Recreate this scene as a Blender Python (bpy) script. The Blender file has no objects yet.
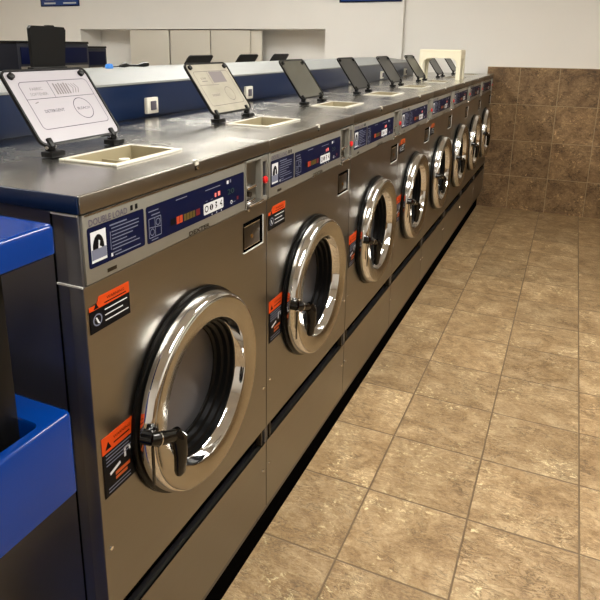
import bpy, bmesh, math, random
from mathutils import Vector, Matrix
random.seed(4)
PI = math.pi
SC = bpy.context.scene
COL = SC.collection
W = 0.657          # width of one machine
L = 5.285          # back wall
TILE = 0.33

# ------------------------------------------------------------------ materials
def lin(c):
    return tuple(((v/255)/12.92 if v/255 <= .04045 else ((v/255+.055)/1.055)**2.4) for v in c) + (1,)

def mat(name, rgb, rough=.5, metal=0, spec=.5, noise=0, bump=0, scale=40, coat=0, emit=None, estr=0, trans=0, ior=1.45, stretch=None, rvar=0):
    m = bpy.data.materials.new(name); m.use_nodes = True
    nt = m.node_tree; N = nt.nodes; K = nt.links
    b = N['Principled BSDF']
    col = lin(rgb)
    b.inputs['Base Color'].default_value = col
    b.inputs['Roughness'].default_value = rough
    b.inputs['Metallic'].default_value = metal
    b.inputs['Specular IOR Level'].default_value = spec
    b.inputs['Coat Weight'].default_value = coat
    b.inputs['Transmission Weight'].default_value = trans
    b.inputs['IOR'].default_value = ior
    if emit:
        b.inputs['Emission Color'].default_value = lin(emit); b.inputs['Emission Strength'].default_value = estr
    tc = N.new('ShaderNodeTexCoord'); mp = N.new('ShaderNodeMapping')
    K.new(tc.outputs['Object'], mp.inputs['Vector'])
    if stretch: mp.inputs['Scale'].default_value = stretch
    nz = N.new('ShaderNodeTexNoise'); nz.inputs['Scale'].default_value = scale; nz.inputs['Detail'].default_value = 4
    K.new(mp.outputs['Vector'], nz.inputs['Vector'])
    mx = N.new('ShaderNodeMixRGB'); mx.blend_type = 'MULTIPLY'; mx.inputs['Fac'].default_value = noise
    mx.inputs['Color1'].default_value = col
    K.new(nz.outputs['Fac'], mx.inputs['Color2']); K.new(mx.outputs['Color'], b.inputs['Base Color'])
    if rvar:
        n2 = N.new('ShaderNodeTexNoise'); n2.inputs['Scale'].default_value = 5; n2.inputs['Detail'].default_value = 5
        K.new(tc.outputs['Object'], n2.inputs['Vector'])
        mr = N.new('ShaderNodeMapRange'); mr.inputs['From Min'].default_value = .3; mr.inputs['From Max'].default_value = .7
        mr.inputs['To Min'].default_value = rough-rvar; mr.inputs['To Max'].default_value = rough+rvar
        K.new(n2.outputs['Fac'], mr.inputs['Value']); K.new(mr.outputs['Result'], b.inputs['Roughness'])
    if bump:
        bp = N.new('ShaderNodeBump'); bp.inputs['Strength'].default_value = bump; bp.inputs['Distance'].default_value = .001
        K.new(nz.outputs['Fac'], bp.inputs['Height']); K.new(bp.outputs['Normal'], b.inputs['Normal'])
    return m

STEEL = mat('brushed_steel', (141, 137, 130), .31, 1, noise=.06, scale=3, stretch=(1, 1, 30), rvar=.02)
STEEL_TOP = mat('worktop_steel', (198, 196, 190), .24, 1, noise=.15, scale=4, stretch=(3, 1, 1), rvar=.06)
STEEL_LIP = mat('worktop_edge_steel', (140, 136, 128), .33, 1, noise=.1, scale=8)
STEEL_SIDE = mat('side_steel', (112, 112, 118), .36, .88, noise=.2, scale=4)
BEZEL = mat('satin_grey_bezel', (136, 134, 126), .42, .45, noise=.1, scale=20)
CHROME = mat('chrome', (225, 225, 225), .06, 1)
SATIN = mat('satin_ring', (176, 172, 163), .2, 1, noise=.1, scale=12)
DARKMETAL = mat('dark_metal', (70, 62, 52), .35, .8, noise=.2)
BLACK = mat('black_plastic', (11, 11, 12), .4, spec=.3, noise=.2)
RUBBER = mat('black_rubber', (7, 7, 7), .3, spec=.22, noise=.2)
GLOSSBLACK = mat('gloss_black', (8, 8, 8), .12)
GAP = mat('dark_gap', (5, 5, 6), 1, spec=0)
NAVY = mat('navy_paint', (14, 32, 64), .3, noise=.15, scale=6)
NAVYDARK = mat('dark_navy_paint', (8, 14, 30), .35, noise=.15, scale=6)
LABELNAVY = mat('label_navy', (4, 11, 44), .5, spec=.12)
GREYTOP = mat('grey_console_top', (142, 145, 144), .5, .15, noise=.15, scale=8)
WHITEP = mat('white_plastic', (226, 222, 210), .4, noise=.05)
CREAM = mat('cream_plastic', (228, 222, 198), .45, noise=.06, scale=15)
PAPER = mat('white_sheet', (166, 163, 170), .35, noise=.05, scale=10)
PAPER2 = mat('worn_sheet', (186, 181, 166), .3, noise=.5, scale=14)
INK = mat('grey_ink', (84, 78, 90), .5)
INK2 = mat('pale_ink', (122, 116, 118), .5)
PWHITE = mat('print_white', (205, 208, 212), .4)
PGREY = mat('print_grey', (105, 110, 130), .4)
PDARK = mat('print_dark', (8, 8, 11), .5, spec=.12)
ORANGE = mat('print_orange', (196, 66, 14), .45, spec=.3, noise=.1)
ORANGE_OLD = mat('print_faded_orange', (184, 80, 26), .45, noise=.2)
REDBTN = mat('red_button', (205, 28, 32), .3)
LEDO = mat('led_orange', (150, 52, 24), .4, emit=(255, 90, 30), estr=.12)
LEDY = mat('led_olive', (80, 66, 20), .4)
LEDR = mat('led_red', (90, 10, 20), .4)
LEDRW = mat('led_red_lit', (240, 120, 110), .4, emit=(255, 110, 100), estr=.3)
LEDG = mat('led_green', (18, 52, 44), .4)
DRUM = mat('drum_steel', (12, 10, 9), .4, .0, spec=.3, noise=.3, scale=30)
SMOKE = mat('smoky_lid_panel', (120, 120, 112), .14, .5, noise=.5, scale=9)
DARKLID = mat('dark_lid_panel', (44, 46, 46), .3, .1, noise=.2, scale=9)
BLUEP = mat('blue_plastic', (0, 46, 120), .12, noise=.08, scale=7, spec=.5)
RIM = mat('pale_rim', (206, 203, 192), .35)
TRIM_GLINT = mat('pale_trim_glint', (190, 190, 186), .35)  # pale non-metal, the bright glint of chrome edges put into the colour
BEIGE = mat('beige_plastic', (158, 148, 120), .4, noise=.15, scale=20)
BRASS = mat('brass_dot', (120, 86, 40), .4, .7)
SIGNBLUE = mat('sign_blue', (18, 60, 132), .4)
CYAN = mat('bright_blue_plastic', (60, 130, 215), .4)
TOE = mat('toe_kick_black', (9, 8, 7), 1, spec=0, noise=.4, scale=20)
GLASS = mat('door_glass', (60, 57, 50), .04, trans=1, ior=1.25, spec=.3)

def wall_mat():
    m = mat('white_wall', (238, 236, 231), .6, noise=.05, scale=3, bump=.1)
    return m
WALL = wall_mat()
CEIL = mat('ceiling_white', (225, 222, 215), .8, noise=.05)
PANELW = mat('white_panel', (214, 209, 196), .5, noise=.05, scale=4)

def tile_mat(name, axes, off, c_lo, c_mid, c_hi, grout, rough=.42, dark=.35, bumps=.6):
    """square stone tiles: axes = the two object axes, off = where a joint lies"""
    m = bpy.data.materials.new(name); m.use_nodes = True
    nt = m.node_tree; N = nt.nodes; K = nt.links; b = N['Principled BSDF']
    def math_(op, a, c=None, clamp=False):
        n = N.new('ShaderNodeMath'); n.operation = op; n.use_clamp = clamp
        for i, v in enumerate((a, c)):
            if v is None: continue
            if isinstance(v, (int, float)): n.inputs[i].default_value = v
            else: K.new(v, n.inputs[i])
        return n.outputs[0]
    tc = N.new('ShaderNodeTexCoord'); sp = N.new('ShaderNodeSeparateXYZ'); K.new(tc.outputs['Object'], sp.inputs[0])
    uv = []
    for ax, o in zip(axes, off):
        uv.append(math_('DIVIDE', math_('SUBTRACT', sp.outputs[ax], o), TILE))
    fl = [math_('FLOOR', u) for u in uv]; fr = [math_('FRACT', u) for u in uv]
    dist = [math_('MINIMUM', f, math_('SUBTRACT', 1, f)) for f in fr]
    dmin = math_('MINIMUM', dist[0], dist[1])
    # slightly ragged joint
    jn = N.new('ShaderNodeTexNoise'); jn.inputs['Scale'].default_value = 40; K.new(tc.outputs['Object'], jn.inputs['Vector'])
    dj = math_('ADD', dmin, math_('MULTIPLY', math_('SUBTRACT', jn.outputs['Fac'], .5), .006))
    gm = N.new('ShaderNodeMapRange'); gm.inputs['From Min'].default_value = .005; gm.inputs['From Max'].default_value = .0115
    K.new(dj, gm.inputs['Value'])
    gout = gm.outputs['Result']                     # 0 in the joint, 1 on the tile
    cid = N.new('ShaderNodeCombineXYZ'); K.new(fl[0], cid.inputs[0]); K.new(fl[1], cid.inputs[1])
    wn = N.new('ShaderNodeTexWhiteNoise'); wn.noise_dimensions = '3D'; K.new(cid.outputs[0], wn.inputs['Vector'])
    # texture space shifted per tile
    sh = N.new('ShaderNodeVectorMath'); sh.operation = 'MULTIPLY'; sh.inputs[1].default_value = (9, 9, 9); K.new(wn.outputs['Color'], sh.inputs[0])
    ad = N.new('ShaderNodeVectorMath'); K.new(tc.outputs['Object'], ad.inputs[0]); K.new(sh.outputs[0], ad.inputs[1])
    def noise(scale, detail=6, rough_=.6, dist_=0., sc=(1, 1, 1)):
        mp = N.new('ShaderNodeMapping'); mp.inputs['Scale'].default_value = sc; mp.inputs['Rotation'].default_value = (0, 0, .5)
        K.new(ad.outputs[0], mp.inputs['Vector'])
        n = N.new('ShaderNodeTexNoise'); n.inputs['Scale'].default_value = scale; n.inputs['Detail'].default_value = detail
        n.inputs['Roughness'].default_value = rough_; n.inputs['Distortion'].default_value = dist_
        K.new(mp.outputs[0], n.inputs['Vector']); return n.outputs['Fac']
    n1 = noise(6, 8, .66, 1.2)
    n2 = noise(26, 8, .68, 1.2, (1, 1.7, 1.3))
    n3 = noise(13, 6, .6, 2.2, (.7, 1.8, 1.2))
    n4 = noise(95, 6, .75, .6)
    base = N.new('ShaderNodeValToRGB'); e = base.color_ramp.elements
    e[0].position = .37; e[0].color = lin(c_lo); e[1].position = .66; e[1].color = lin(c_hi)
    x = base.color_ramp.elements.new(.5); x.color = lin(c_mid)
    K.new(math_('ADD', math_('ADD', math_('MULTIPLY', n1, .45), math_('MULTIPLY', n2, .3)), math_('MULTIPLY', n4, .25)), base.inputs[0])
    # thin dark veins and worn pale flecks
    vein = math_('ABSOLUTE', math_('SUBTRACT', n3, .5))
    vr = N.new('ShaderNodeMapRange'); vr.inputs['From Min'].default_value = 0; vr.inputs['From Max'].default_value = .03
    K.new(vein, vr.inputs['Value'])
    patch = N.new('ShaderNodeMapRange'); patch.inputs['From Min'].default_value = .44; patch.inputs['From Max'].default_value = .56
    K.new(noise(9, 4), patch.inputs['Value'])
    vf = math_('MULTIPLY', math_('MULTIPLY', math_('SUBTRACT', 1, vr.outputs[0]), patch.outputs[0]), dark*1.6, True)
    m1 = N.new('ShaderNodeMixRGB'); K.new(vf, m1.inputs[0]); K.new(base.outputs[0], m1.inputs[1]); m1.inputs[2].default_value = lin(tuple(v*.45 for v in c_lo))
    fk = N.new('ShaderNodeMapRange'); fk.inputs['From Min'].default_value = .56; fk.inputs['From Max'].default_value = .62
    K.new(noise(48, 5, .7, .5, (1, 1.4, 1)), fk.inputs['Value'])
    pt = N.new('ShaderNodeMapRange'); pt.inputs['From Min'].default_value = .5; pt.inputs['From Max'].default_value = .66
    K.new(noise(6, 3), pt.inputs['Value'])
    m2 = N.new('ShaderNodeMixRGB'); K.new(math_('MULTIPLY', math_('MULTIPLY', fk.outputs[0], pt.outputs[0]), .8), m2.inputs[0])
    K.new(m1.outputs[0], m2.inputs[1]); m2.inputs[2].default_value = lin(tuple(min(255, v*1.3) for v in c_hi))
    n5 = noise(8, 7, .62, 3.2, (.55, 2.0, 1.8))
    lv = N.new('ShaderNodeMapRange'); lv.inputs['From Min'].default_value = .0; lv.inputs['From Max'].default_value = .020
    K.new(math_('ABSOLUTE', math_('SUBTRACT', n5, .52)), lv.inputs['Value'])
    lp = N.new('ShaderNodeMapRange'); lp.inputs['From Min'].default_value = .46; lp.inputs['From Max'].default_value = .6
    K.new(noise(7.5, 4, .6, .8), lp.inputs['Value'])
    lf = math_('MULTIPLY', math_('MULTIPLY', math_('SUBTRACT', 1, lv.outputs[0]), lp.outputs[0]), .55)
    m2b = N.new('ShaderNodeMixRGB'); K.new(lf, m2b.inputs[0]); K.new(m2.outputs[0], m2b.inputs[1]); m2b.inputs[2].default_value = lin(tuple(min(255, v*1.18) for v in c_hi))
    m2 = m2b
    # tile to tile value
    tv = N.new('ShaderNodeMapRange'); tv.inputs['To Min'].default_value = .84; tv.inputs['To Max'].default_value = 1.08; K.new(wn.outputs['Value'], tv.inputs['Value'])
    m3 = N.new('ShaderNodeVectorMath'); m3.operation = 'SCALE'; K.new(m2.outputs[0], m3.inputs[0]); K.new(tv.outputs[0], m3.inputs['Scale'])
    m4 = N.new('ShaderNodeMixRGB'); K.new(gout, m4.inputs[0]); m4.inputs[1].default_value = lin(grout); K.new(m3.outputs[0], m4.inputs[2])
    K.new(m4.outputs[0], b.inputs['Base Color'])
    h = math_('ADD', math_('MULTIPLY', math_('ADD', math_('MULTIPLY', n2, .6), math_('MULTIPLY', math_('MINIMUM', math_('ADD', vr.outputs[0], n5), 1.5), .3)), gout), math_('MULTIPLY', gout, .6))
    bp = N.new('ShaderNodeBump'); bp.inputs['Strength'].default_value = bumps; bp.inputs['Distance'].default_value = .006
    K.new(h, bp.inputs['Height']); K.new(bp.outputs[0], b.inputs['Normal'])
    rr = N.new('ShaderNodeMapRange'); rr.inputs['To Min'].default_value = rough-.1; rr.inputs['To Max'].default_value = rough+.14
    K.new(n2, rr.inputs['Value']); K.new(rr.outputs[0], b.inputs['Roughness'])
    return m
FLOORT = tile_mat('floor_tile', (0, 1), (.1967, .7235), (112, 86, 54), (164, 136, 98), (208, 184, 146), (118, 98, 74))
WALLT = tile_mat('wall_tile', (0, 2), (.231, 1.308), (80, 58, 34), (130, 102, 68), (178, 148, 106), (168, 146, 112), rough=.5, dark=.5)
WALLT_Y = tile_mat('wall_tile_side', (1, 2), (.0, 1.308), (80, 58, 34), (130, 102, 68), (178, 148, 106), (168, 146, 112), rough=.5, dark=.5)

# ------------------------------------------------------------------ mesh helper
class MB:
    def __init__(self): self.bm = bmesh.new(); self.mats = []
    def mi(self, m):
        if m not in self.mats: self.mats.append(m)
        return self.mats.index(m)
    def _f(self, vs, m, smooth=False):
        try: f = self.bm.faces.new(vs)
        except ValueError: return
        f.material_index = self.mi(m); f.smooth = smooth
    def box(self, a, b, m, bev=0, seg=2, M=None):
        a, b = Vector(a), Vector(b)
        t = bmesh.new(); bmesh.ops.create_cube(t, size=1)
        for v in t.verts:
            v.co = Vector(((a[i]+b[i])/2 + v.co[i]*abs(b[i]-a[i])) for i in range(3))
        if bev: bmesh.ops.bevel(t, geom=list(t.edges), offset=bev, segments=seg, profile=.5, affect='EDGES')
        if M is not None: t.transform(M)
        self.add(t, m, bool(bev)); return self
    def add(self, t, m, smooth=False):
        t.verts.index_update(); vs = [self.bm.verts.new(v.co) for v in t.verts]
        for f in t.faces: self._f([vs[v.index] for v in f.verts], m, smooth)
        t.free()
    def quad(self, pts, m):
        self._f([self.bm.verts.new(p) for p in pts], m); return self
    def prism(self, pts, vec, m, smooth=False):
        """polygon extruded along vec"""
        vec = Vector(vec); n = len(pts)
        A = [self.bm.verts.new(p) for p in pts]; B = [self.bm.verts.new(Vector(p)+vec) for p in pts]
        self._f(A, m); self._f(B[::-1], m)
        for i in range(n): self._f([A[i], A[(i+1) % n], B[(i+1) % n], B[i]], m, smooth)
        return self
    def tube(self, path, r, m, seg=10, radii=None):
        path = [Vector(p) for p in path]; rings = []
        for i, p in enumerate(path):
            d = (path[min(i+1, len(path)-1)] - path[max(i-1, 0)]).normalized()
            u = d.orthogonal().normalized()
            if i: # keep frame
                u = (pu - d*pu.dot(d)).normalized()
            pu = u; v = d.cross(u); rr = radii[i] if radii else r
            rings.append([self.bm.verts.new(p + (u*math.cos(2*PI*k/seg) + v*math.sin(2*PI*k/seg))*rr) for k in range(seg)])
        for a, b in zip(rings, rings[1:]):
            for k in range(seg): self._f([a[k], a[(k+1) % seg], b[(k+1) % seg], b[k]], m, True)
        self._f(rings[0][::-1], m); self._f(rings[-1], m); return self
    def lathe(self, prof, c, m, seg=72, axis='x', caps=False):
        """prof: list of (r, h); revolved about the axis through c"""
        rings = []
        for r, h in prof:
            ring = []
            for k in range(seg):
                a = 2*PI*k/seg; y, z = r*math.cos(a), r*math.sin(a)
                p = (c[0]+h, c[1]+y, c[2]+z) if axis == 'x' else ((c[0]+y, c[1]+z, c[2]+h) if axis == 'z' else (c[0]+y, c[1]+h, c[2]+z))
                ring.append(self.bm.verts.new(p))
            rings.append(ring)
        for a, b in zip(rings, rings[1:]):
            for k in range(seg): self._f([a[k], a[(k+1) % seg], b[(k+1) % seg], b[k]], m, True)
        if caps: self._f(rings[0][::-1], m); self._f(rings[-1], m)
        return self
    def build(self, name, parent=None, loc=None, sharp=35):
        bmesh.ops.recalc_face_normals(self.bm, faces=self.bm.faces)
        for e in self.bm.edges:
            if len(e.link_faces) == 2 and e.calc_face_angle(0) > math.radians(sharp): e.smooth = False
        me = bpy.data.meshes.new(name); 
        if loc is not None: bmesh.ops.translate(self.bm, verts=self.bm.verts, vec=-Vector(loc))
        self.bm.to_mesh(me); self.bm.free()
        for m in self.mats: me.materials.append(m)
        o = bpy.data.objects.new(name, me); COL.objects.link(o)
        if loc is not None: o.location = loc
        if parent: o.parent = parent
        return o

def empty(name, loc=(0, 0, 0), rz=0):
    o = bpy.data.objects.new(name, None); o.empty_display_size = .1
    COL.objects.link(o); o.location = loc; o.rotation_euler[2] = rz; return o
def tag(o, label=None, cat=None, group=None, kind=None):
    if label: o['label'] = label
    if cat: o['category'] = cat
    if group: o['group'] = group
    if kind: o['kind'] = kind
    return o
def struct(name, mb, label=None):
    o = mb.build(name); o['kind'] = 'structure'
    if label: o['label'] = label
    return o

def text_tris(s, size, bold=0.0):
    cu = bpy.data.curves.new('t', 'FONT'); cu.body = s; cu.size = size; cu.offset = bold; cu.resolution_u = 2
    o = bpy.data.objects.new('t', cu); COL.objects.link(o)
    dg = bpy.context.evaluated_depsgraph_get(); me = bpy.data.meshes.new_from_object(o.evaluated_get(dg))
    vs = [v.co.copy() for v in me.vertices]; fs = [tuple(p.vertices) for p in me.polygons]
    bpy.data.objects.remove(o); bpy.data.curves.remove(cu); bpy.data.meshes.remove(me)
    return vs, fs

class Print:
    """flat printing on a surface: origin O, right vector r, up vector u, normal n (metres)"""
    def __init__(self, mb, O, r, u, n): self.mb, self.O, self.r, self.u, self.n = mb, Vector(O), Vector(r), Vector(u), Vector(n)
    def P(self, a, b, h=.0): return self.O + self.r*a + self.u*b + self.n*h
    def plate(self, a0, b0, a1, b1, m, h0=0, h1=.0006, rad=0):
        pts = self.rr(a0, b0, a1, b1, rad)
        self.mb.prism([self.P(x, y, h0) for x, y in pts], self.n*(h1-h0), m)
    def rr(self, a0, b0, a1, b1, rad, n=4):
        if rad <= 0: return [(a0, b0), (a1, b0), (a1, b1), (a0, b1)]
        out = []
        for cx, cy, s in ((a1-rad, b0+rad, -PI/2), (a1-rad, b1-rad, 0), (a0+rad, b1-rad, PI/2), (a0+rad, b0+rad, PI)):
            for k in range(n+1):
                t = s + PI/2*k/n; out.append((cx+rad*math.cos(t), cy+rad*math.sin(t)))
        return out
    def rect(self, a0, b0, a1, b1, m, h=.0009, rad=0):
        self.mb.quad([self.P(x, y, h) for x, y in self.rr(a0, b0, a1, b1, rad)], m)
    def poly(self, pts, m, h=.0009): self.mb.quad([self.P(x, y, h) for x, y in pts], m)
    def line(self, pts, w, m, h=.0009, closed=False):
        n = len(pts)
        for i in range(n if closed else n-1):
            a, b = Vector(pts[i]), Vector(pts[(i+1) % n]); d = (b-a)
            if d.length < 1e-7: continue
            d.normalize(); q = Vector((-d.y, d.x))*w/2
            self.poly([a-q, b-q, b+q, a+q], m, h)
    def circle(self, cx, cy, r, w, m, h=.0009, sx=1, n=28):
        self.line([(cx+sx*r*math.cos(2*PI*k/n), cy+r*math.sin(2*PI*k/n)) for k in range(n)], w, m, h, True)
    def disc(self, cx, cy, r, m, h=.0009, n=16):
        self.poly([(cx+r*math.cos(2*PI*k/n), cy+r*math.sin(2*PI*k/n)) for k in range(n)], m, h)
    def text(self, s, a, b, size, m, h=.0011, bold=0, width=None):
        vs, fs = text_tris(s, size, bold)
        if not vs: return
        sx = 1
        if width: sx = width/max(v.x for v in vs)
        V = [self.mb.bm.verts.new(self.P(a+v.x*sx, b+v.y, h)) for v in vs]
        for f in fs: self.mb._f([V[i] for i in f], m)

# ------------------------------------------------------------------ the room
XL, XR, YN, ZC = -6.4, 2.7, -3.2, 2.85
struct('floor', MB().box((XL-.1, YN-.1, -.1), (XR+.1, L+.5, 0), FLOORT))
struct('ceiling', MB().box((XL-.1, YN-.1, ZC), (XR+.1, L+.5, ZC+.1), CEIL))
struct('wall_left', MB().box((XL-.1, YN-.1, 0), (XL, L+.5, ZC), WALL))
struct('wall_right', MB().box((XR, YN-.1, 0), (XR+.1, L+.5, ZC), WALL))
struct('wall_near', MB().box((XL-.1, YN-.1, 0), (XR+.1, YN, ZC), WALL))
# far wall, its left stretch stands 8 cm proud and has a long opening with sliding white panels
XC = -.865
wl = MB()
n0, n1, nz0, nz1 = -4.84, -1.655, 1.02, 1.64
wl.box((XL, L, 0), (n0, L+.4, ZC), WALL); wl.box((n1, L, 0), (XC, L+.4, ZC), WALL)
wl.box((n0, L, 0), (n1, L+.4, nz0), WALL); wl.box((n0, L, nz1), (n1, L+.4, ZC), WALL)
wl.box((n0, L+.36, nz0), (n1, L+.4, nz1), WALL)
struct('wall_far', wl)
struct('wall_back', MB().box((XC, L+.05, 0), (XR, L+.45, ZC), WALL))
struct('trim_1', MB().box((-.052, L-.002, 0), (XR, L+.05, 1.308), WALLT), 'brown stone tile wainscot on the back wall')
struct('trim_2', MB().box((XR-.012, YN, 0), (XR, L-.002, 1.308), WALLT_Y), 'brown stone tile wainscot on the right wall')
# sliding panels in the opening
def slide(x0, x1, y, label):
    t = MB().box((x0, y, nz0), (x1, y+.018, nz1-.012), PANELW, .002)
    o = t.build('sliding_panel', loc=((x0+x1)/2, y, nz0)); tag(o, label, 'panel', 'white sliding panels in the wall opening'); return o
slide(-4.12, -3.575, L+.03, 'white sliding panel at the left end of the group in the wall opening')
slide(-3.555, -3.03, L+.03, 'white sliding panel second from the left in the wall opening')
slide(-3.015, -2.53, L+.03, 'white sliding panel third from the left in the wall opening')
slide(-2.545, -2.40, L+.055, 'narrow white sliding panel edge right of the other panels in the wall opening')
# wall signs (only their lower edges show)
def sign(x0, x1, z0, label, two):
    m = MB(); m.box((x0, L-.012, z0), (x1, L-.001, z0+.34), SIGNBLUE, .001)
    P = Print(m, (x0, L-.012, z0), (1, 0, 0), (0, 0, 1), (0, -1, 0)); w = x1-x0
    P.line([(.006, .006), (w-.006, .006), (w-.006, .334), (.006, .334)], .012, LABELNAVY, closed=True)
    segs = ((.06, .24), (.36, .56)) if two else ((.07, .3),)
    for a, b in segs:
        for k, z in enumerate((.028, .075, .13)):
            P.rect(a*w/.6+.02*(k % 2), z, b*w/.6-.02*(k % 2), z+.018+.01*(k > 0), PWHITE, .002)
    o = m.build('wall_sign', loc=(x0, L-.012, z0)); tag(o, label, 'sign')
sign(-5.43, -4.82, 1.906, 'blue wall sign with white lines above the dark machines at the left', True)
sign(-1.51, -.887, 1.888, 'dark blue wall sign high on the white wall near the wall corner', False)

# ceiling light fittings
def fitting(x, y, label, s, ln=1.2, wd=.3):
    e = empty('ceiling_light', (x, y, ZC)); tag(e, label, 'ceiling light')
    MB().box((-wd/2-.03, -ln/2-.03, -.07), (wd/2+.03, ln/2+.03, -.0005), WHITEP, .004).build('housing', e)
    MB().box((-wd/2, -ln/2, -.076), (wd/2, ln/2, -.0705), s).build('diffuser', e)
LAMP = mat('lamp_diffuser', (255, 244, 224), .5, emit=(255, 251, 242), estr=62)
LAMP2 = mat('lamp_diffuser_far', (255, 244, 224), .5, emit=(255, 252, 245), estr=50)
for x, y, s, lb in ((1.1, -.2, LAMP, 'fluorescent ceiling light over the aisle at its near end'),
                    (1.1, 2.0, LAMP, 'fluorescent ceiling light over the middle of the aisle'),
                    (-1.6, .2, LAMP2, 'fluorescent ceiling light over the near washers on the left'),
                    (-1.6, 3.0, LAMP2, 'fluorescent ceiling light over the row of washers towards the far wall'),
                    (-4.4, 2.6, LAMP2, 'fluorescent ceiling light in the left part of the room')):
    fitting(x, y, lb, s)

# ------------------------------------------------------------------ washer
D = .56            # depth to the console
ZT, ZL, ZP = 1.246, 1.217, 1.096   # worktop top, its lip, foot of the control panel
S0, S1, B0 = .386, .435, .170      # dark strip, base panel foot
Y_D, Z_D = .309, .754
G = .0012

def label_front(m, y0, z0, r=(0, 1, 0)):   # printing on the front, x = up to m
    return Print(m, (y0[0], y0[1], z0), (0, 1, 0), (0, 0, 1), (1, 0, 0))

def warning_upper(root, faded=False):
    m = MB(); P = Print(m, (.0005, .009, 1.008), (0, 1, 0), (0, 0, 1), (1, 0, 0)); w, h = .101, .060
    og = ORANGE_OLD if faded else ORANGE
    P.plate(0, 0, w, h-.020, PDARK)
    m.prism([P.P(a, b) for a, b in ((0, h-.020), (w, h-.020), (w, h), (.024, h), (.018, h-.012), (0, h-.012))], P.n*.0006, og)
    P.text('WARNING', .042, h-.011, .0075, PDARK, width=.045); P.rect(.036, h-.0165, .092, h-.0145, PDARK)
    P.poly([(.010, h-.019), (.022, h-.019), (.016, h-.008)], PDARK)
    for k, (a, b) in enumerate(((.036, .094), (.036, .082), (.036, .096))):
        P.rect(a, .031-.010*k, b, .0330-.010*k, PWHITE)
    P.disc(.018, .021, .011, PGREY); P.disc(.018, .021, .0085, PDARK, .001); P.poly([(.013, .026), (.016, .026), (.023, .013), (.018, .015)], PWHITE, .0012)
    return m.build('warning_sticker', root)

def warning_lower(root):
    m = MB(); P = Print(m, (.0005, .013, .684), (0, 1, 0), (0, 0, 1), (1, 0, 0)); w, h = .084, .122
    P.plate(0, 0, w, h-.033, PDARK); P.plate(0, h-.033, w, h, ORANGE)
    P.poly([(.008, h-.027), (.024, h-.027), (.016, h-.012)], PDARK)
    P.text('WARNING', .030, h-.015, .009, PDARK, width=.046); P.rect(.030, h-.024, .074, h-.021, PDARK)
    for k in range(4): P.rect(.008, .083-.007*k, .076-.006*(k % 2), .0852-.007*k, PGREY)
    P.line([(.016, .042), (.044, .050)], .006, PWHITE)
    P.line([(.058, .072), (.058, .052)], .005, PWHITE); P.line([(.058, .070), (.070, .070), (.072, .060)], .004, PWHITE)
    P.rect(.030, .031, .070, .038, ORANGE_OLD); P.rect(.030, .022, .062, .028, ORANGE_OLD)
    for k in range(2): P.rect(.010, .006+.007*k, .070, .0085+.007*k, PGREY)
    return m.build('warning_sticker', root)

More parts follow.
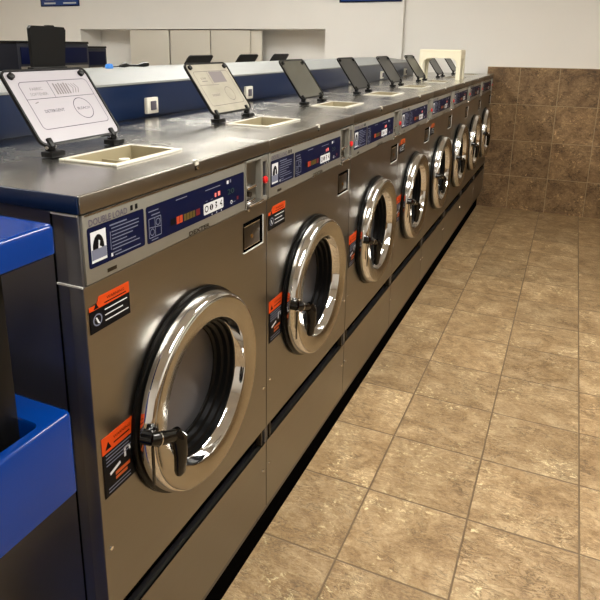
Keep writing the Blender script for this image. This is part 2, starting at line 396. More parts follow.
def control_panel(root):
    m = MB()
    m.box((-.02, .006, ZP), (.004, .537, ZL-.003), BEZEL, .0025)
    m.box((.004, .010, ZP+.115), (.0055, .533, ZP+.117), CHROME)
    bz = m.build('control_panel', root)
    # embossed words above the first label and the maker's lettering below the second
    m = MB(); P = Print(m, (.0042, 0, 0), (0, 1, 0), (0, 0, 1), (1, 0, 0))
    P.text('DOUBLE LOAD', .018, 1.1925, .0155, INK, 0.0006, bold=.0003, width=.095)
    m.build('lettering', bz)
    for a in (.122, .135):
        m = MB(); Print(m, (.0042, 0, 0), (0, 1, 0), (0, 0, 1), (1, 0, 0)).plate(a, 1.1945, a+.006, 1.2035, PDARK, 0, .0006); m.build('size_mark', bz)
    m = MB(); P = Print(m, (.0042, 0, 0), (0, 1, 0), (0, 0, 1), (1, 0, 0))
    P.text('DEXTER', .297, 1.0985, .0125, DARKMETAL, 0.0006, bold=.0004, width=.080)
    m.build('lettering', bz)
    m = MB(); Print(m, (.0042, 0, 0), (0, 1, 0), (0, 0, 1), (1, 0, 0)).plate(.055, 1.1035, .078, 1.110, DARKMETAL, 0, .0005); m.build('rating_plate', bz)
    # instruction label
    m = MB(); P = Print(m, (.0042, .014, 1.122), (0, 1, 0), (0, 0, 1), (1, 0, 0)); w, h = .143, .0685
    P.plate(0, 0, w, h, LABELNAVY, rad=.004)
    P.rect(.006, .008, .042, .060, PWHITE); P.rect(.0065, .0125, .0415, .030, PGREY, .0011)
    P.poly([(.0095+.0135+.0135*math.cos(t), .030+.024*math.sin(t)) for t in [PI*k/10 for k in range(11)]], PDARK, .0013)
    P.poly([(.0100+.0135+.0075*math.cos(t), .030+.014*math.sin(t)) for t in [PI*k/10 for k in range(6)]]+[(.022, .030)], PWHITE, .0015)
    P.poly([(.025, .034), (.028, .046), (.032, .030)], PDARK, .0017)
    P.rect(.052, .059, .096, .0615, PGREY)
    for k, (a, b) in enumerate(((.056, .128), (.056, .128), (.056, .125), (.056, .110), (.056, .094), (.056, .118), (.056, .128), (.056, .078))):
        P.rect(a, .0535-.0061*k, b, .0553-.0061*k, PGREY)
    P.rect(.052, .018, .0535, .050, PGREY); P.rect(.052, .006, .0565, .012, PWHITE); P.rect(.062, .0055, .130, .0075, PGREY)
    m.build('instruction_label', bz)
    # display label
    m = MB(); P = Print(m, (.0042, 0, 0), (0, 1, 0), (0, 0, 1), (1, 0, 0))
    P.plate(.164, 1.120, .529, 1.190, LABELNAVY, rad=.004)
    P.rect(.170, 1.1785, .200, 1.1805, PGREY); P.rect(.178, 1.171, .204, 1.173, PGREY)
    # small soap tray diagram
    P.line([(.170, 1.130), (.206, 1.130), (.206, 1.166), (.170, 1.166)], .0016, PGREY, closed=True)
    P.line([(.188, 1.130), (.188, 1.166)], .0014, PGREY); P.circle(.197, 1.156, .006, .0016, PGREY); P.circle(.179, 1.140, .006, .0016, PGREY)
    P.line([(.170, 1.150), (.206, 1.146)], .0014, PGREY); P.rect(.176, 1.124, .196, 1.1258, PGREY)
    P.rect(.256, 1.182, .294, 1.1838, PGREY)
    P.rect(.236, 1.1365, .253, 1.149, PDARK)
    P.rect(.256, 1.1345, .2655, 1.1495, LEDO); P.rect(.267, 1.1345, .2765, 1.1495, LEDO)
    for k in range(4): P.rect(.281+.0105*k, 1.1345, .290+.0105*k, 1.1485, LEDY)
    P.rect(.325, 1.1345, .340, 1.1480, LEDR)
    P.rect(.362, 1.1785, .422, 1.1803, PGREY)
    P.plate(.354, 1.1275, .434, 1.1510, PWHITE, .0006, .0009, rad=.003)
    for k in range(4):
        c = .3645+.0195*k
        if k == 0: P.circle(c, 1.1395, .006, .0026, PDARK, .0013)
        elif k == 1: P.disc(c, 1.1395, .0068, PDARK, .0013); P.rect(c-.001, 1.134, c+.001, 1.145, PWHITE, .0015)
        elif k == 2: P.line([(c-.004, 1.146), (c+.003, 1.146), (c-.003, 1.140), (c+.003, 1.138), (c-.003, 1.133)], .0026, PDARK, .0013)
        else: P.line([(c+.004, 1.146), (c-.004, 1.138), (c+.004, 1.138), (c+.004, 1.132)], .0026, PDARK, .0013)
        if k: P.disc(c+.002, 1.123, .0016, PWHITE)
    for k in range(2): P.rect(.362+.02*k, 1.1555, .370+.02*k, 1.1568, PGREY)
    P.rect(.399, 1.1580, .405, 1.1665, LEDRW); P.rect(.412, 1.1580, .421, 1.1675, LEDRW)
    P.rect(.450, 1.1760, .458, 1.1835, PWHITE); P.rect(.463, 1.1770, .469, 1.1840, PGREY)
    P.text('20', .452, 1.151, .017, LEDG, width=.03)
    P.circle(.470, 1.131, .0035, .0018, PWHITE); P.rect(.478, 1.129, .487, 1.1305, PGREY); P.rect(.494, 1.131, .502, 1.139, LEDR)
    m.build('display_panel', bz)
    return bz

def lid(root, kind, tilt=math.radians(35), y=.333, hinge_x=-.285):
    """hopper lid standing open; kind: 'sheet', 'worn', 'smoky', 'dark'"""
    w, h, t = .244, .180, .007
    M = Matrix.Translation((hinge_x, y, 1.268)) @ Matrix.Rotation(-tilt, 4, 'Y')   # local z up the lid, +x faces the front
    def ring(P, inset, rad): return [M @ Vector((P, a, b)) for a, b in Print(None, (0, 0, 0), (0, 1, 0), (0, 0, 1), (1, 0, 0)).rr(-w/2+inset, inset, w/2-inset, h-inset, rad, 6)]
    m = MB(); o_, i_ = ring(t, 0, .018), ring(t, .0045, .014); ob = ring(0, 0, .018)
    n = len(o_); A = [m.bm.verts.new(p) for p in o_]; B = [m.bm.verts.new(p) for p in i_]; C_ = [m.bm.verts.new(p) for p in ob]; Dn = [m.bm.verts.new(p) for p in ring(.002, .0045, .014)]
    for k in range(n):
        j = (k+1) % n
        m._f([A[k], A[j], B[j], B[k]], BLACK); m._f([A[k], C_[k], C_[j], A[j]], BLACK, True); m._f([B[k], B[j], Dn[j], Dn[k]], BLACK, True)
    m._f(C_[::-1], BLACK)
    lo = m.build('dispenser_lid', root)
    pm = {'sheet': PAPER, 'worn': PAPER2, 'smoky': SMOKE, 'dark': DARKLID}[kind]
    m = MB(); m.prism(ring(.0021, .0047, .014), (M.to_3x3() @ Vector((.0022, 0, 0))), pm)
    O = M @ Vector((.0043, -w/2, 0)); R3 = M.to_3x3()
    P = Print(m, O, R3 @ Vector((0, 1, 0)), R3 @ Vector((0, 0, 1)), R3 @ Vector((1, 0, 0)))
    if kind == 'sheet':
        P.line(P.rr(.030, .036, w-.016, .150, .010), .0016, INK, .0004, True)
        P.line([(.030, .108), (w-.016, .108)], .0013, INK, .0004); P.line([(.110, .108), (.110, .150)], .0013, INK, .0004)
        P.text('FABRIC', .052, .129, .010, INK2, .0004, width=.034); P.text('SOFTENER', .046, .116, .010, INK2, .0004, width=.048)
        for k in range(6): P.rect(.120+.0075*k, .115, .1245+.0075*k, .143-.002*(k % 2), INK2, .0004)
        for k in range(3): P.line([(.166+.008*k, .140), (.174+.008*k, .128), (.167+.008*k, .116)], .002, INK2, .0004)
        P.circle(.171, .076, .026, .0016, INK, .0004); P.text('BLEACH', .152, .073, .009, INK, .0004, width=.038)
        P.text('DETERGENT', .058, .074, .010, INK, .0004, width=.056); P.line([(.046, .098), (.056, .101)], .002, INK2, .0004)
    elif kind == 'worn':
        P.line(P.rr(.026, .030, w-.020, .150, .010), .0014, INK, .0004, True)
        P.line([(.026, .103), (.130, .100)], .0012, INK, .0004); P.line([(.100, .103), (.100, .150)], .0012, INK, .0004)
        P.text('SOAP', .048, .122, .010, INK, .0004, width=.03); P.rect(.048, .114, .078, .117, INK2, .0004)
        P.text('DETERGENT', .060, .062, .010, INK, .0004, width=.045); P.circle(.166, .066, .024, .0014, INK, .0004)
        P.rect(.110, .108, .190, .148, INK2, .0003)
    m.build({'sheet': 'instruction_sheet', 'worn': 'instruction_sheet'}.get(kind, 'lid_panel'), lo)
    for s in (-1, 1):
        m = MB(); m.lathe([(.0, .004), (.0075, .004), (.0075, .011), (.004, .0125), (0, .0125)], (0, 0, 0), BLACK, 16)
        m.bm.transform(M @ Matrix.Translation((0, s*(w/2-.022), h-.016))); m.build('bumper', lo)
        m = MB(); yy = s*(w/2-.028)
        m.box((hinge_x-.012, y+yy-.019, ZT+.0015), (hinge_x+.018, y+yy+.019, ZT+.013), BLACK, .002)
        m.box((hinge_x-.006, y+yy-.013, ZT+.013), (hinge_x+.008, y+yy+.004, ZT+.026), BLACK, .002)
        m.box((-.001, yy-.010, -.006), (.010, yy+.002, .016), BLACK, .002, M=M)
        m.tube([(hinge_x+.002, y+yy-.016, ZT+.021), (hinge_x+.002, y+yy+.008, ZT+.021)], .004, CHROME if kind in ('sheet',) else BLACK, 10)
        m.build('hinge', lo)
    return lo

def washer(lid_kind='dark', upper=None, lower=False, end=False):
    r = empty('washing_machine')
    # cabinet
    m = MB()
    xb = -.012
    m.box((-D, G, .10), (-.03, W-G, ZL-.10), STEEL_SIDE)                       # body
    for a, b in (((-D, G), (-.26, W-G)), ((-.07, G), (-.03, W-G)), ((-.26, G), (-.07, .205)), ((-.26, .447), (-.07, W-G))): m.box((a[0], a[1], ZL-.10), (b[0], b[1], ZL-.002), STEEL_SIDE)
    m.box((-.032, G, B0), (-.0005, G+.008, ZL-.004), STEEL_SIDE, .0015)          # rounded front posts behind the panels
    m.box((-.032, W-G-.008, B0), (-.0005, W-G, ZL-.004), STEEL_SIDE, .0015)
    m.box((-.030, G+.008, ZP), (-.022, W-G-.008, ZL-.004), GAP)
    m.box((-.030, G, S0), (-.024, W-G, S1), GAP)
    m.box((-D+.03, G+.002, 0), (-.045, W-G-.002, .10), TOE)
    m.box((-.045, G, .0), (-.040, W-G, B0), TOE)
    m.build('cabinet', r)
    # side trim strips seen on the free side, chrome glint put into pale colour
    if end:
     m = MB(); m.box((-.0555, -.0008, S1), (-.053, .0015, ZL-.004), GAP); m.box((-.053, -.0016, ZP-.003), (.0, .0015, ZP), TRIM_GLINT); m.box((-.053, -.0016, ZL-.0045), (.0, .0015, ZL-.0015), TRIM_GLINT)
     m.build('side_trim', r)
    # worktop with a hopper opening
    hx0, hx1, hy0, hy1 = -.230, -.108, .224, .420
    m = MB()
    for a, b in (((-D, G/2), (hx0, W-G/2)), ((hx1, G/2), (.006, W-G/2)), ((hx0, G/2), (hx1, hy0)), ((hx0, hy1), (hx1, W-G/2))):
        m.box((a[0], a[1], ZT-.003), (b[0], b[1], ZT), STEEL_TOP)
    wt = m.build('worktop', r)
    m = MB(); m.box((.0, G/2, ZL), (.0075, W-G/2, ZT+.0004), STEEL_LIP, .0022, 3); m.box((-.07, G/2, ZL), (.0, W-G/2, ZT-.0035), GAP)
    m.build('front_edge', wt)
    if end: MB().box((-D, -.0022, ZL), (.004, .0006, ZT-.0005), NAVY, .0008).build('end_strip', wt)
    # hopper
    m = MB(); f = .012
    zt = ZT+.0045
    for a, b in (((hx0-f, hy0-f), (hx0, hy1+f)), ((hx1, hy0-f), (hx1+f, hy1+f)), ((hx0, hy0-f), (hx1, hy0)), ((hx0, hy1), (hx1, hy1+f))):
        m.box((a[0], a[1], ZT+.0002), (b[0], b[1], zt), RIM, .0015)
    hp = m.build('soap_hopper', r)
    m = MB(); t = .004; zb = ZT-.075
    for a, b in (((hx0, hy0), (hx0+t, hy1)), ((hx1-t, hy0), (hx1, hy1)), ((hx0, hy0), (hx1, hy0+t)), ((hx0, hy1-t), (hx1, hy1))):
        m.box((a[0], a[1], zb), (b[0], b[1], ZT+.004), BEIGE)
    m.box((hx0, hy0, zb-.004), (hx1, hy1, zb), BEIGE)
    m.build('tray', hp)
    m = MB()
    m.box((hx0+t, .318, zb), (hx1-t, .322, ZT-.012), BEIGE); m.box((-.150, .322, zb), (-.146, hy1-t, ZT-.018), BEIGE)
    m.box((hx0+t+.02, hy0+.012, ZT-.03), (hx1-.03, .310, ZT-.026), WHITEP, .001)
    m.tube([(-.20, .36, zb), (-.20, .36, ZT-.016)], .012, WHITEP, 14); m.build('divider', hp)
    lid(r, lid_kind)
    # lid clip on the front edge
    m = MB(); yc = .326
    m.box((.0078, yc-.006, ZT-.006), (.0105, yc+.006, ZT+.0045), WHITEP, .0008); m.box((.001, yc-.006, ZT+.0006), (.0105, yc+.006, ZT+.0045), WHITEP, .0008); m.box((.0078, yc-.0045, ZT-.016), (.0095, yc+.0045, ZT-.0055), DARKMETAL, .0006)
    m.lathe([(0, .0095), (.003, .0095), (.003, .012), (0, .0125)], (0, yc, ZT-.011), CHROME, 12)
    m.build('edge_clip', r)
    # control panel, coin column
    control_panel(r)
    m = MB(); y0, y1 = .541, .624
    m.box((-.022, y0, ZP), (.004, y0+.004, ZL-.006), BEZEL, .001); m.box((-.022, y1-.004, ZP), (.004, y1, ZL-.006), BEZEL, .001)
    m.box((-.022, y0, ZL-.012), (.004, y1, ZL-.005), BEZEL, .001)
    m.box((-.024, y0+.004, ZP), (-.012, y1-.004, ZL-.012), STEEL)
    cs = m.build('coin_slide', r)
    m = MB(); m.box((-.012, y0+.006, ZP+.004), (.012, y1-.004, ZP+.010), CHROME, .002); m.box((-.012, y0+.010, ZP+.010), (.002, y0+.052, ZP+.018), CHROME, .003); m.build('push_tray', cs)
    m = MB(); m.box((-.012, y0+.010, ZP+.045), (.004, y0+.055, ZP+.052), CHROME, .002); m.tube([(-.012, y0+.03, ZP+.03), (.0, y0+.03, ZP+.03)], .007, DARKMETAL, 14); m.build('coin_chute', cs)
    m = MB(); m.tube([(-.01, .549, ZP-.004), (.008, .549, ZP-.004)], .004, CHROME, 12); m.build('lock', cs)
    # dark slot with the red button
    m = MB(); y0, y1 = .628, .653
    m.box((-.02, y0-.003, ZP), (.004, y0+.001, ZL-.005), BEZEL, .001); m.box((-.02, y1-.002, ZP), (.004, y1+.002, ZL-.005), BEZEL, .001)
    m.box((-.02, y0, ZP), (.004, y1, ZP+.012), BEZEL, .001); m.box((-.02, y0, ZL-.020), (.004, y1, ZL-.005), BEZEL, .001)
    m.box((-.020, y0, ZP+.01), (-.008, y1, ZL-.018), GAP)
    ss = m.build('button_slot', r)
    m = MB(); c = (-.006, .6395, 1.150); m.lathe([(0, -.008), (.005, -.008), (.005, .006), (.0085, .008), (.0095, .011), (.0085, .0145), (.005, .0165), (0, .017)], c, REDBTN, 24)
    m.build('red_button', ss)
    # front panel with a round hole behind the door: four-sided plate with circular cut
    m = MB(); R = .196; zc = Z_D; seg = 72; x0 = .0
    outer = []; inner = []
    ya, yb, za, zb2 = .0022, W-.0022, S1, ZP-.0035
    for k in range(seg):
        a = 2*PI*k/seg; dy, dz = math.cos(a), math.sin(a)
        s = min(((yb-Y_D) if dy > 0 else (ya-Y_D))/dy if abs(dy) > 1e-6 else 9, ((zb2-zc) if dz > 0 else (za-zc))/dz if abs(dz) > 1e-6 else 9)
        outer.append([x0, Y_D+dy*s, zc+dz*s]); inner.append((x0, Y_D+dy*R, zc+dz*R))
    for cy_, cz_ in ((ya, za), (yb, za), (yb, zb2), (ya, zb2)):   # snap the nearest ray to each corner
        k = min(range(seg), key=lambda i: (outer[i][1]-cy_)**2+(outer[i][2]-cz_)**2); outer[k][1], outer[k][2] = cy_, cz_
    A = [m.bm.verts.new(p) for p in outer]; B = [m.bm.verts.new(p) for p in inner]; A2 = [m.bm.verts.new((-.004, p[1], p[2])) for p in outer]
    for k in range(seg):
        j = (k+1) % seg; m._f([A[k], A[j], B[j], B[k]], STEEL); m._f([A[k], A2[k], A2[j], A[j]], STEEL)
    fp = m.build('front_panel', r)
    m = MB()
    m.box((.0, G, ZP-.0035), (.0025, W-G, ZP-.001), STEEL_LIP, .0008)
    m.build('panel_edge', fp)
    m = MB(); m.box((-.004, .0022, B0), (.0, W-.0022, S0), STEEL); m.box((-.012, .0022, S0-.002), (.0006, W-.0022, S0), STEEL_LIP); m.build('base_panel', r)
    for y in (W-.03, .022): MB().box((-.018, y, S0+.001), (-.001, y+.008, S1-.004), DARKMETAL, .001).build('strip_clip', r)
    for y, z in ((.018, .575), (.636, .567), (.018, .304), (.636, .304)):
        MB().lathe([(0, .0005), (.0045, .0005), (.004, .0025), (0, .0035)], (0, y, z), CHROME, 14).build('screw', r)
    # coin vault: square door; dark sheet paints the recess shade, pale edges the chrome glint
    m = MB(); y0, y1, z0, z1 = .529, .634, .986, 1.062
    m.box((.0002, y0, z0), (.0035, y1, z0+.0035), TRIM_GLINT, .001); m.box((.0002, y1-.003, z0), (.0035, y1, z1), TRIM_GLINT, .001)
    m.box((.0002, y0+.003, z0+.003), (.0008, y1-.003, z1), GAP)
    cv = m.build('coin_vault', r)
    m = MB(); m.box((.0009, y0+.004, z0+.012), (.0022, y1-.020, z1-.008), DARKMETAL, .0005)
    m.box((.0022, y0+.004, z1-.0095), (.0034, y1-.022, z1-.0075), CHROME); m.box((.0022, y0+.004, z0+.012), (.0034, y1-.022, z0+.0135), CHROME)
    m.build('vault_door', cv)
    m = MB(); m.lathe([(0, .0022), (.005, .0022), (.0045, .0045), (0, .005)], (0, y0+.042, z0+.036), BRASS, 14); m.build('lock', cv)
    # door
    c = (0, Y_D, Z_D)
    de = MB().lathe([(.218, .0006), (.221, .004), (.220, .010), (.212, .013), (.196, .013), (.196, -.02)], c, RUBBER, 96).build('door_gasket', r)
    m = MB(); m.lathe([(.190, .012), (.2095, .013), (.2135, .016), (.2145, .021), (.2135, .028), (.2095, .0385), (.2065, .0425), (.2045, .0435), (.2035, .0425)], c, CHROME, 96)
    dr = m.build('door', r)
    m = MB(); m.lathe([(.2035, .0425), (.2028, .0450), (.2005, .0462), (.160, .0405), (.1575, .0385)], c, SATIN, 96); m.build('face_ring', dr)
    m = MB(); m.lathe([(.1575, .0385), (.1560, .034), (.1525, .018), (.1505, .015)], c, CHROME, 96); m.build('inner_rim', dr)
    m = MB(); m.lathe([(.1505, .015), (.147, .013), (.146, .004), (.140, .001), (.139, -.010), (.132, -.013), (.131, -.024), (.1245, -.027), (.123, -.045)], c, RUBBER, 72); m.build('inner_gasket', dr)
    m = MB(); m.lathe([(.124, -.032), (.119, -.040), (.112, -.070), (.094, -.098), (.06, -.116), (.03, -.123), (.0005, -.125), (.0005, -.121), (.03, -.119), (.058, -.112), (.091, -.095), (.109, -.068), (.116, -.038), (.124, -.029)], c, GLASS, 72)
    m.build('door_glass', dr)
    # drum behind
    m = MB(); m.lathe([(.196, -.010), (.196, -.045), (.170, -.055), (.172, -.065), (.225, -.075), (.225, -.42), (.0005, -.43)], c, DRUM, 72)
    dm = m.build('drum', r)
    m = MB()
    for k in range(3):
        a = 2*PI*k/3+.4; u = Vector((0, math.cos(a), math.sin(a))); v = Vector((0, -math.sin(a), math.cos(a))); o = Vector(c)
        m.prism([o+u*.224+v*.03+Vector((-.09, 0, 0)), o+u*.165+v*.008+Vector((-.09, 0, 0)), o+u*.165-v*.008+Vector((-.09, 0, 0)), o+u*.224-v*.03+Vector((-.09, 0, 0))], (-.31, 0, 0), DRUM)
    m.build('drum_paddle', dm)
    # handle: pivot at the ring's left, an arm over the ring and a hanging lever
    m = MB()
    zz = Z_D+.004
    m.tube([(.032, .086, zz+.020), (.052, .091, zz+.018)], .014, GLOSSBLACK, 18)
    m.tube([(.052, .083, zz+.022), (.058, .092, zz+.018), (.062, .118, zz+.006), (.064, .140, zz-.004)], .012, GLOSSBLACK, 16, radii=[.012, .0135, .0125, .013])
    m.tube([(.064, .139, zz+.006), (.070, .145, zz-.010), (.071, .147, zz-.045), (.068, .146, zz-.084), (.066, .145, zz-.092)], .011, GLOSSBLACK, 16, radii=[.012, .0155, .0135, .011, .007])
    hd = m.build('handle', dr)
    m = MB(); m.tube([(.0585, .094, zz+.0165), (.0590, .0965, zz+.0155)], .0140, CHROME, 18); m.build('collar', hd)
    m = MB(); m.box((.047, .088, zz-.085), (.050, .096, zz), GLOSSBLACK, .0015)
    m.build('latch_slot', dr)
    m = MB()
    m.box((.012, .552-.043+.0, Z_D-.02), (.030, .532, Z_D+.02), CHROME, .003); m.build('door_hinge', dr)
    if upper: warning_upper(r, upper == 'faded')
    if lower: warning_lower(r)
    return r

def children(o): return [c for c in bpy.data.objects if c.parent == o]
def copy_tree(o, parent=None, skip=()):
    c = o.copy(); COL.objects.link(c)
    if parent: c.parent = parent
    for ch in children(o):
        if ch.name.split('.')[0] in skip: continue
        copy_tree(ch, c, skip)
    return c

GROUP = 'stainless front load washers in a row against the console'
specs = [('sheet', True, True, 'nearest stainless front load washer, white printed sheet inside its open soap lid'),
         ('worn', True, True, 'second nearest stainless washer, open soap lid with a worn yellowish instruction sheet'),
         ('smoky', None, True, 'third nearest stainless washer, smoky open lid, only one sticker, beside its door'),
         ('dark', 'faded', True, 'fourth stainless washer from the near end, dark lid, stickers high up and by the door'),
         ('dark', 'faded', False, 'fifth stainless washer from the near end with only a faded orange sticker under its controls'),
         ('dark', None, False, 'sixth stainless washer from the near end, open dark lid just before the white stool'),
         ('dark', None, False, 'seventh stainless washer, next to last of the row, lid open behind the white stool'),
         ('dark', None, False, 'last stainless washer of the row, standing against the brown tiled back wall')]
protos = []
for k, (lk, up, lo, lb) in enumerate(specs):
    if k < 6: w_ = washer(lk, up, lo, k == 0); w_['_'] = 1; del w_['_']; last = w_
    else: w_ = copy_tree(last)
    w_.location = (0, k*W, 0); tag(w_, lb, 'washing machine', GROUP)
    protos.append(w_)

# ------------------------------------------------------------------ console between the two rows
e = empty('service_console', (-.78, 2.27, 0)); tag(e, 'long navy blue service console with grey top running behind the washers', 'console')
ZK, ZR = 1.358, 1.383
X0, X1 = -.5615, -.9985
cx_, cy_ = -.78, 2.27
def rel(m): bmesh.ops.translate(m.bm, verts=m.bm.verts, vec=(-cx_, -cy_, 0)); return m
m = MB(); m.box((X1+.002, .0, 0), (X0-.003, 4.55, ZK-.012), NAVY); rel(m).build('body', e)
m = MB(); m.box((X0-.003, .0, ZT+.002), (X0, 4.55, ZK-.002), NAVY, .0008); rel(m).build('front_face', e)
m = MB(); m.prism([(X0+.004, -.002, ZK-.006), (X0+.004, -.002, ZK), (-.78, -.002, ZR), (-.80, -.002, ZR+.002), (X1-.004, -.002, ZR), (X1-.004, -.002, ZK-.006)], (0, 4.556, 0), GREYTOP); rel(m).build('top', e)
for k in range(6):
    y = .935+.66*k
    m = MB(); m.box((X0+.0003, y-.029, 1.257), (X0+.014, y+.029, 1.308), WHITEP, .003); sw = rel(m).build('outlet_box', e)
    m = MB(); m.box((X0+.0142, y-.014, 1.268), (X0+.018, y+.014, 1.297), INK, .002); rel(m).build('switch', sw)

# the row on the other side: back to back, only its lids show over the console
names = [(2.02, 'washer behind the grey console, its black lid leftmost of three low open lids', .20),
         (2.68, 'washer behind the grey console, its black lid the middle of three low ones', .09),
         (3.34, 'washer behind the grey console, its black lid rightmost of three low open lids', -.10)]
src = protos[5]
for k, (yc, lb, dy) in enumerate(names):
    c = copy_tree(src); c.location = (-1.56, yc+.333, 0); c.rotation_euler[2] = PI
    tag(c, lb, 'washing machine', 'washers in the far row behind the console')
    if dy:
        for ch in children(c):
            if ch.name.startswith(('dispenser_lid', 'soap_hopper')): ch.location.y -= dy

# tall black lid standing on the console top
e = empty('upright_lid', (-.85, .803, 1.3832)); tag(e, 'large black plastic lid standing upright on the grey console top', 'lid')
m = MB(); pts = [(-.070, .014), (.062, .014), (.076, .130), (.070, .139), (.030, .140), (.026, .144), (.0, .144), (-.004, .141), (-.064, .141), (-.071, .133)]
m.prism([(.0, a, b) for a, b in pts], (.012, 0, 0), BLACK); m.build('panel', e)
m = MB(); m.box((-.006, -.078, .006), (.020, .064, .018), BLACK, .003); m.build('foot_bar', e)
for s in (-1, 1):
    m = MB(); m.box((-.015, s*.05-.013, .0), (.030, s*.05+.005, .010), BLACK, .002); m.build('foot', e)

# small things lying on the ridge
e = empty('cable_lead', (-.92, 1.262, 1.384)); tag(e, 'short black cable lead with thick ends lying on the grey console top', 'cable')
m = MB(); m.tube([(0, -.03, .006), (.0, .0, .010), (.0, .03, .007), (0, .08, .006), (0, .115, .009), (0, .145, .009)], .004, BLACK, 10, radii=[.004, .010, .004, .004, .010, .008]); m.build('cord', e)
m = MB(); m.tube([(-.03, -.09, .004), (-.01, -.06, .004), (0, -.03, .006)], .0025, BLACK, 8); m.build('thin_end', e)
m = MB(); m.lathe([(0, 0), (.014, 0), (.015, .006), (.012, .016), (0, .018)], (-.9, 1.15, 1.3840), CYAN, 20, 'z')
tag(m.build('bottle_cap', loc=(-.9, 1.15, 1.384)), 'small bright blue cap on the grey console top beside the black cable', 'cap')

# ------------------------------------------------------------------ stool on the worktop
e = empty('step_stool', (-.230, 4.03, ZT+.0008)); tag(e, 'small cream plastic stool with arched sides standing on the far washer tops', 'stool')
hw, hd_, H = .150, .098, .211
m = MB(); m.box((-hw, -hd_, H-.022), (hw, hd_, H), CREAM, .007, 3); m.build('seat', e)
def arch(p0, p1, axis, off):
    m = MB(); inner = [(p0+.036, .0), (p0+.036, .110)]
    n = 10; c0, c1 = p0+.036, p1-.036; r = .045
    pts = [(p0-.004, 0), (p0+.026, 0), (p0+.028, .105)]
    for k in range(1, 9):
        t = PI-PI/2*k/8; pts.append((p0+.028+r+r*math.cos(t), .105+r*math.sin(t)))
    for k in range(0, 8):
        t = PI/2-PI/2*k/8; pts.append((p1-.028-r+r*math.cos(t), .105+r*math.sin(t)))
    pts += [(p1-.028, .105), (p1-.026, 0), (p1+.004, 0), (p1, H-.018), (p0, H-.018)]
    if axis == 'x': m.prism([(a, off, b) for a, b in pts], (0, .010, 0), CREAM, False)
    else: m.prism([(off, a, b) for a, b in pts], (.010, 0, 0), CREAM, False)
    return m
arch(-hw+.002, hw-.002, 'x', -hd_-.001).build('front_side', e); arch(-hw+.002, hw-.002, 'x', hd_-.009).build('rear_side', e)
arch(-hd_+.010, hd_-.010, 'y', -hw-.001).build('end_side', e); arch(-hd_+.010, hd_-.010, 'y', hw-.009).build('end_side', e)

# ------------------------------------------------------------------ dark navy machines at the far left
def bigwasher(x0, x1, y0, y1, H, label):
    e = empty('large_washer', ((x0+x1)/2, (y0+y1)/2, 0)); tag(e, label, 'washing machine')
    ox, oy = (x0+x1)/2, (y0+y1)/2
    m = MB(); m.box((x0-ox, y0-oy, .08), (x1-ox, y1-oy, H-.02), NAVYDARK, .006); m.box((x0-ox+.04, y0-oy+.04, 0), (x1-ox-.04, y1-oy-.04, .08), TOE); m.build('cabinet', e)
    m = MB(); m.box((x0-ox-.004, y0-oy-.004, H-.02), (x1-ox+.004, y1-oy+.004, H), BLACK, .004); m.build('top_cap', e)
    m = MB(); m.box((x1-ox+.0005, y0-oy+.02, .12), (x1-ox+.006, y1-oy-.02, H-.2), STEEL, .001); m.build('front_panel', e)
    m = MB(); m.lathe([(.24, .006), (.245, .02), (.22, .05), (.17, .045), (.16, .01), (.0005, .008)], (x1-ox, 0, .78), CHROME, 48); m.build('door', e)
    m = MB(); m.box((x1-ox+.0005, y0-oy+.03, H-.18), (x1-ox+.008, y1-oy-.03, H-.05), LABELNAVY, .001); m.build('control_panel', e)
bigwasher(-4.20, -3.345, 2.95, 3.75, 1.488, 'tall dark navy machine at the far left behind the upright black lid')
bigwasher(-4.40, -3.70, 3.78, 4.40, 1.447, 'lower dark navy machine stepping down beside the tall one at far left')

# ------------------------------------------------------------------ blue cart at the left edge
CX1, CY1 = .012, -.055; CX0, CY0 = -.46, -.80
e = empty('utility_cart', ((CX0+CX1)/2, (CY0+CY1)/2, 0)); tag(e, 'blue plastic utility cart with black posts beside the nearest washer', 'cart')
ex, ey = (CX0+CX1)/2, (CY0+CY1)/2; hx, hy = (CX1-CX0)/2, (CY1-CY0)/2
def tray(z0, z1, recess, name, grow=0):
    a, b = hx+grow, hy+grow
    m = MB(); P = Print(m, (0, 0, 0), (1, 0, 0), (0, 1, 0), (0, 0, 1))
    layers = [(a-.006, b-.006, z0, .018), (a, b, z0+.005, .02), (a, b, z1-.006, .02), (a-.0018, b-.0018, z1-.0015, .02), (a-.006, b-.006, z1, .02)]
    if recess: layers += [(a-.017, b-.050, z1, .024), (a-.020, b-.053, z1-.006, .022), (a-.030, b-.062, z1-recess, .018)]
    rings = []
    for aa, bb, z, rad in layers:
        rings.append([m.bm.verts.new((x, y, z)) for x, y in P.rr(-aa, -bb, aa, bb, rad*.6, 6)])
    n = len(rings[0])
    for r0, r1 in zip(rings, rings[1:]):
        for k in range(n): m._f([r0[k], r0[(k+1) % n], r1[(k+1) % n], r1[k]], BLUEP, True)
    m._f(rings[0][::-1], BLUEP); m._f(rings[-1], BLUEP)
    return m.build(name, e, sharp=50)
tray(1.170, 1.219, 0, 'top_tray')
tray(.758, .909, .085, 'middle_tray')
tray(.16, .29, .085, 'bottom_tray', -.06)
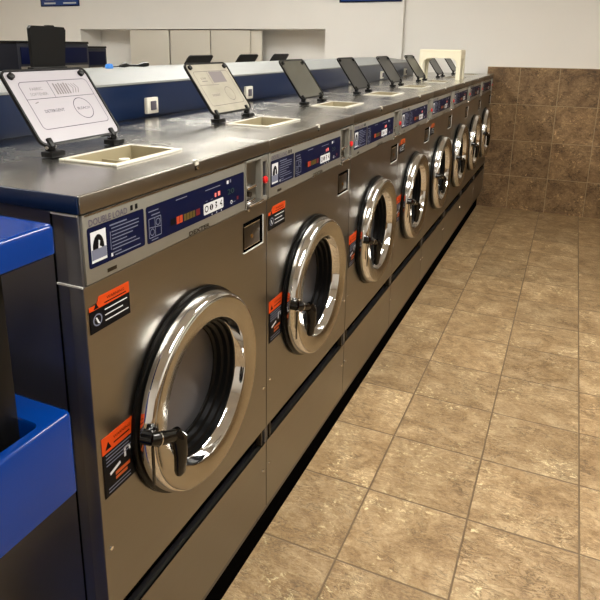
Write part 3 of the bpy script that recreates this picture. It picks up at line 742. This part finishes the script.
for sx in (-1, 1):
    for sy in (-1, 1):
        m = MB(); px, py = sx*(hx-.058), sy*(hy-.086)
        m.box((px-.016, py-.020, .825), (px+.016, py+.020, 1.176), BLACK, .005)
        m.build('post', e)
        px, py = sx*(hx-.125), sy*(hy-.17); MB().box((px-.016, py-.020, .20), (px+.016, py+.020, .765), BLACK, .005).build('post', e)
        m = MB(); m.tube([(px, py, .16), (px, py, .10)], .012, DARKMETAL, 12); m.box((px-.016, py-.03, .055), (px+.016, py+.03, .105), DARKMETAL, .004)
        cs = m.build('caster', e)
        m = MB(); m.lathe([(0, -.012), (.042, -.012), (.045, -.008), (.045, .008), (.042, .012), (0, .012)], (px, py, .045), RUBBER, 28); m.build('wheel', cs)
# small wadded cloth in the middle tray
m = MB(); t = bmesh.new(); bmesh.ops.create_icosphere(t, subdivisions=4, radius=.034)
from mathutils import noise as mn
for v in t.verts:
    d = v.co.normalized(); v.co = d*(.030+.012*mn.noise(d*2.6)+.006*mn.noise(d*7)); v.co.z = max(v.co.z*.7, -.018)
m.add(t, mat('dark_cloth', (40, 48, 70), .8, noise=.5, scale=60), True)
o = m.build('wadded_cloth'); o.location = (ex+hx-.072, ey+hy-.082, .824+.0195); tag(o, 'small dark wadded cloth lying in the blue tray beside the black post', 'cloth')

# ------------------------------------------------------------------ light, camera
w = bpy.data.worlds.new('world'); SC.world = w; w.use_nodes = True
w.node_tree.nodes['Background'].inputs[0].default_value = (.8, .85, 1, 1); w.node_tree.nodes['Background'].inputs[1].default_value = .05

cam = bpy.data.cameras.new('cam'); co = bpy.data.objects.new('camera', cam); COL.objects.link(co); SC.camera = co
f, cx, cy, yaw, pitch, roll = 611.97, 289.32, 208.78, .4250, -.2604, .0112
F = Vector((-math.sin(yaw)*math.cos(pitch), math.cos(yaw)*math.cos(pitch), math.sin(pitch)))
R_ = Vector((math.cos(yaw), math.sin(yaw), 0)); U = R_.cross(F)
R2 = R_*math.cos(roll)+U*math.sin(roll); U2 = -R_*math.sin(roll)+U*math.cos(roll)
co.matrix_world = Matrix(((R2.x, U2.x, -F.x, .6756), (R2.y, U2.y, -F.y, -.695), (R2.z, U2.z, -F.z, 1.4731), (0, 0, 0, 1)))
cam.sensor_fit = 'HORIZONTAL'; cam.sensor_width = 36; cam.lens = f*36/600
cam.shift_x = (300-cx)/600; cam.shift_y = (cy-300)/600; cam.clip_start = .02

SC.view_settings.view_transform = 'Standard'; SC.view_settings.look = 'None'; SC.view_settings.gamma = 1
SC.view_settings.use_curve_mapping = False; SC.view_settings.exposure = 0.0
SC.cycles.max_bounces = 8
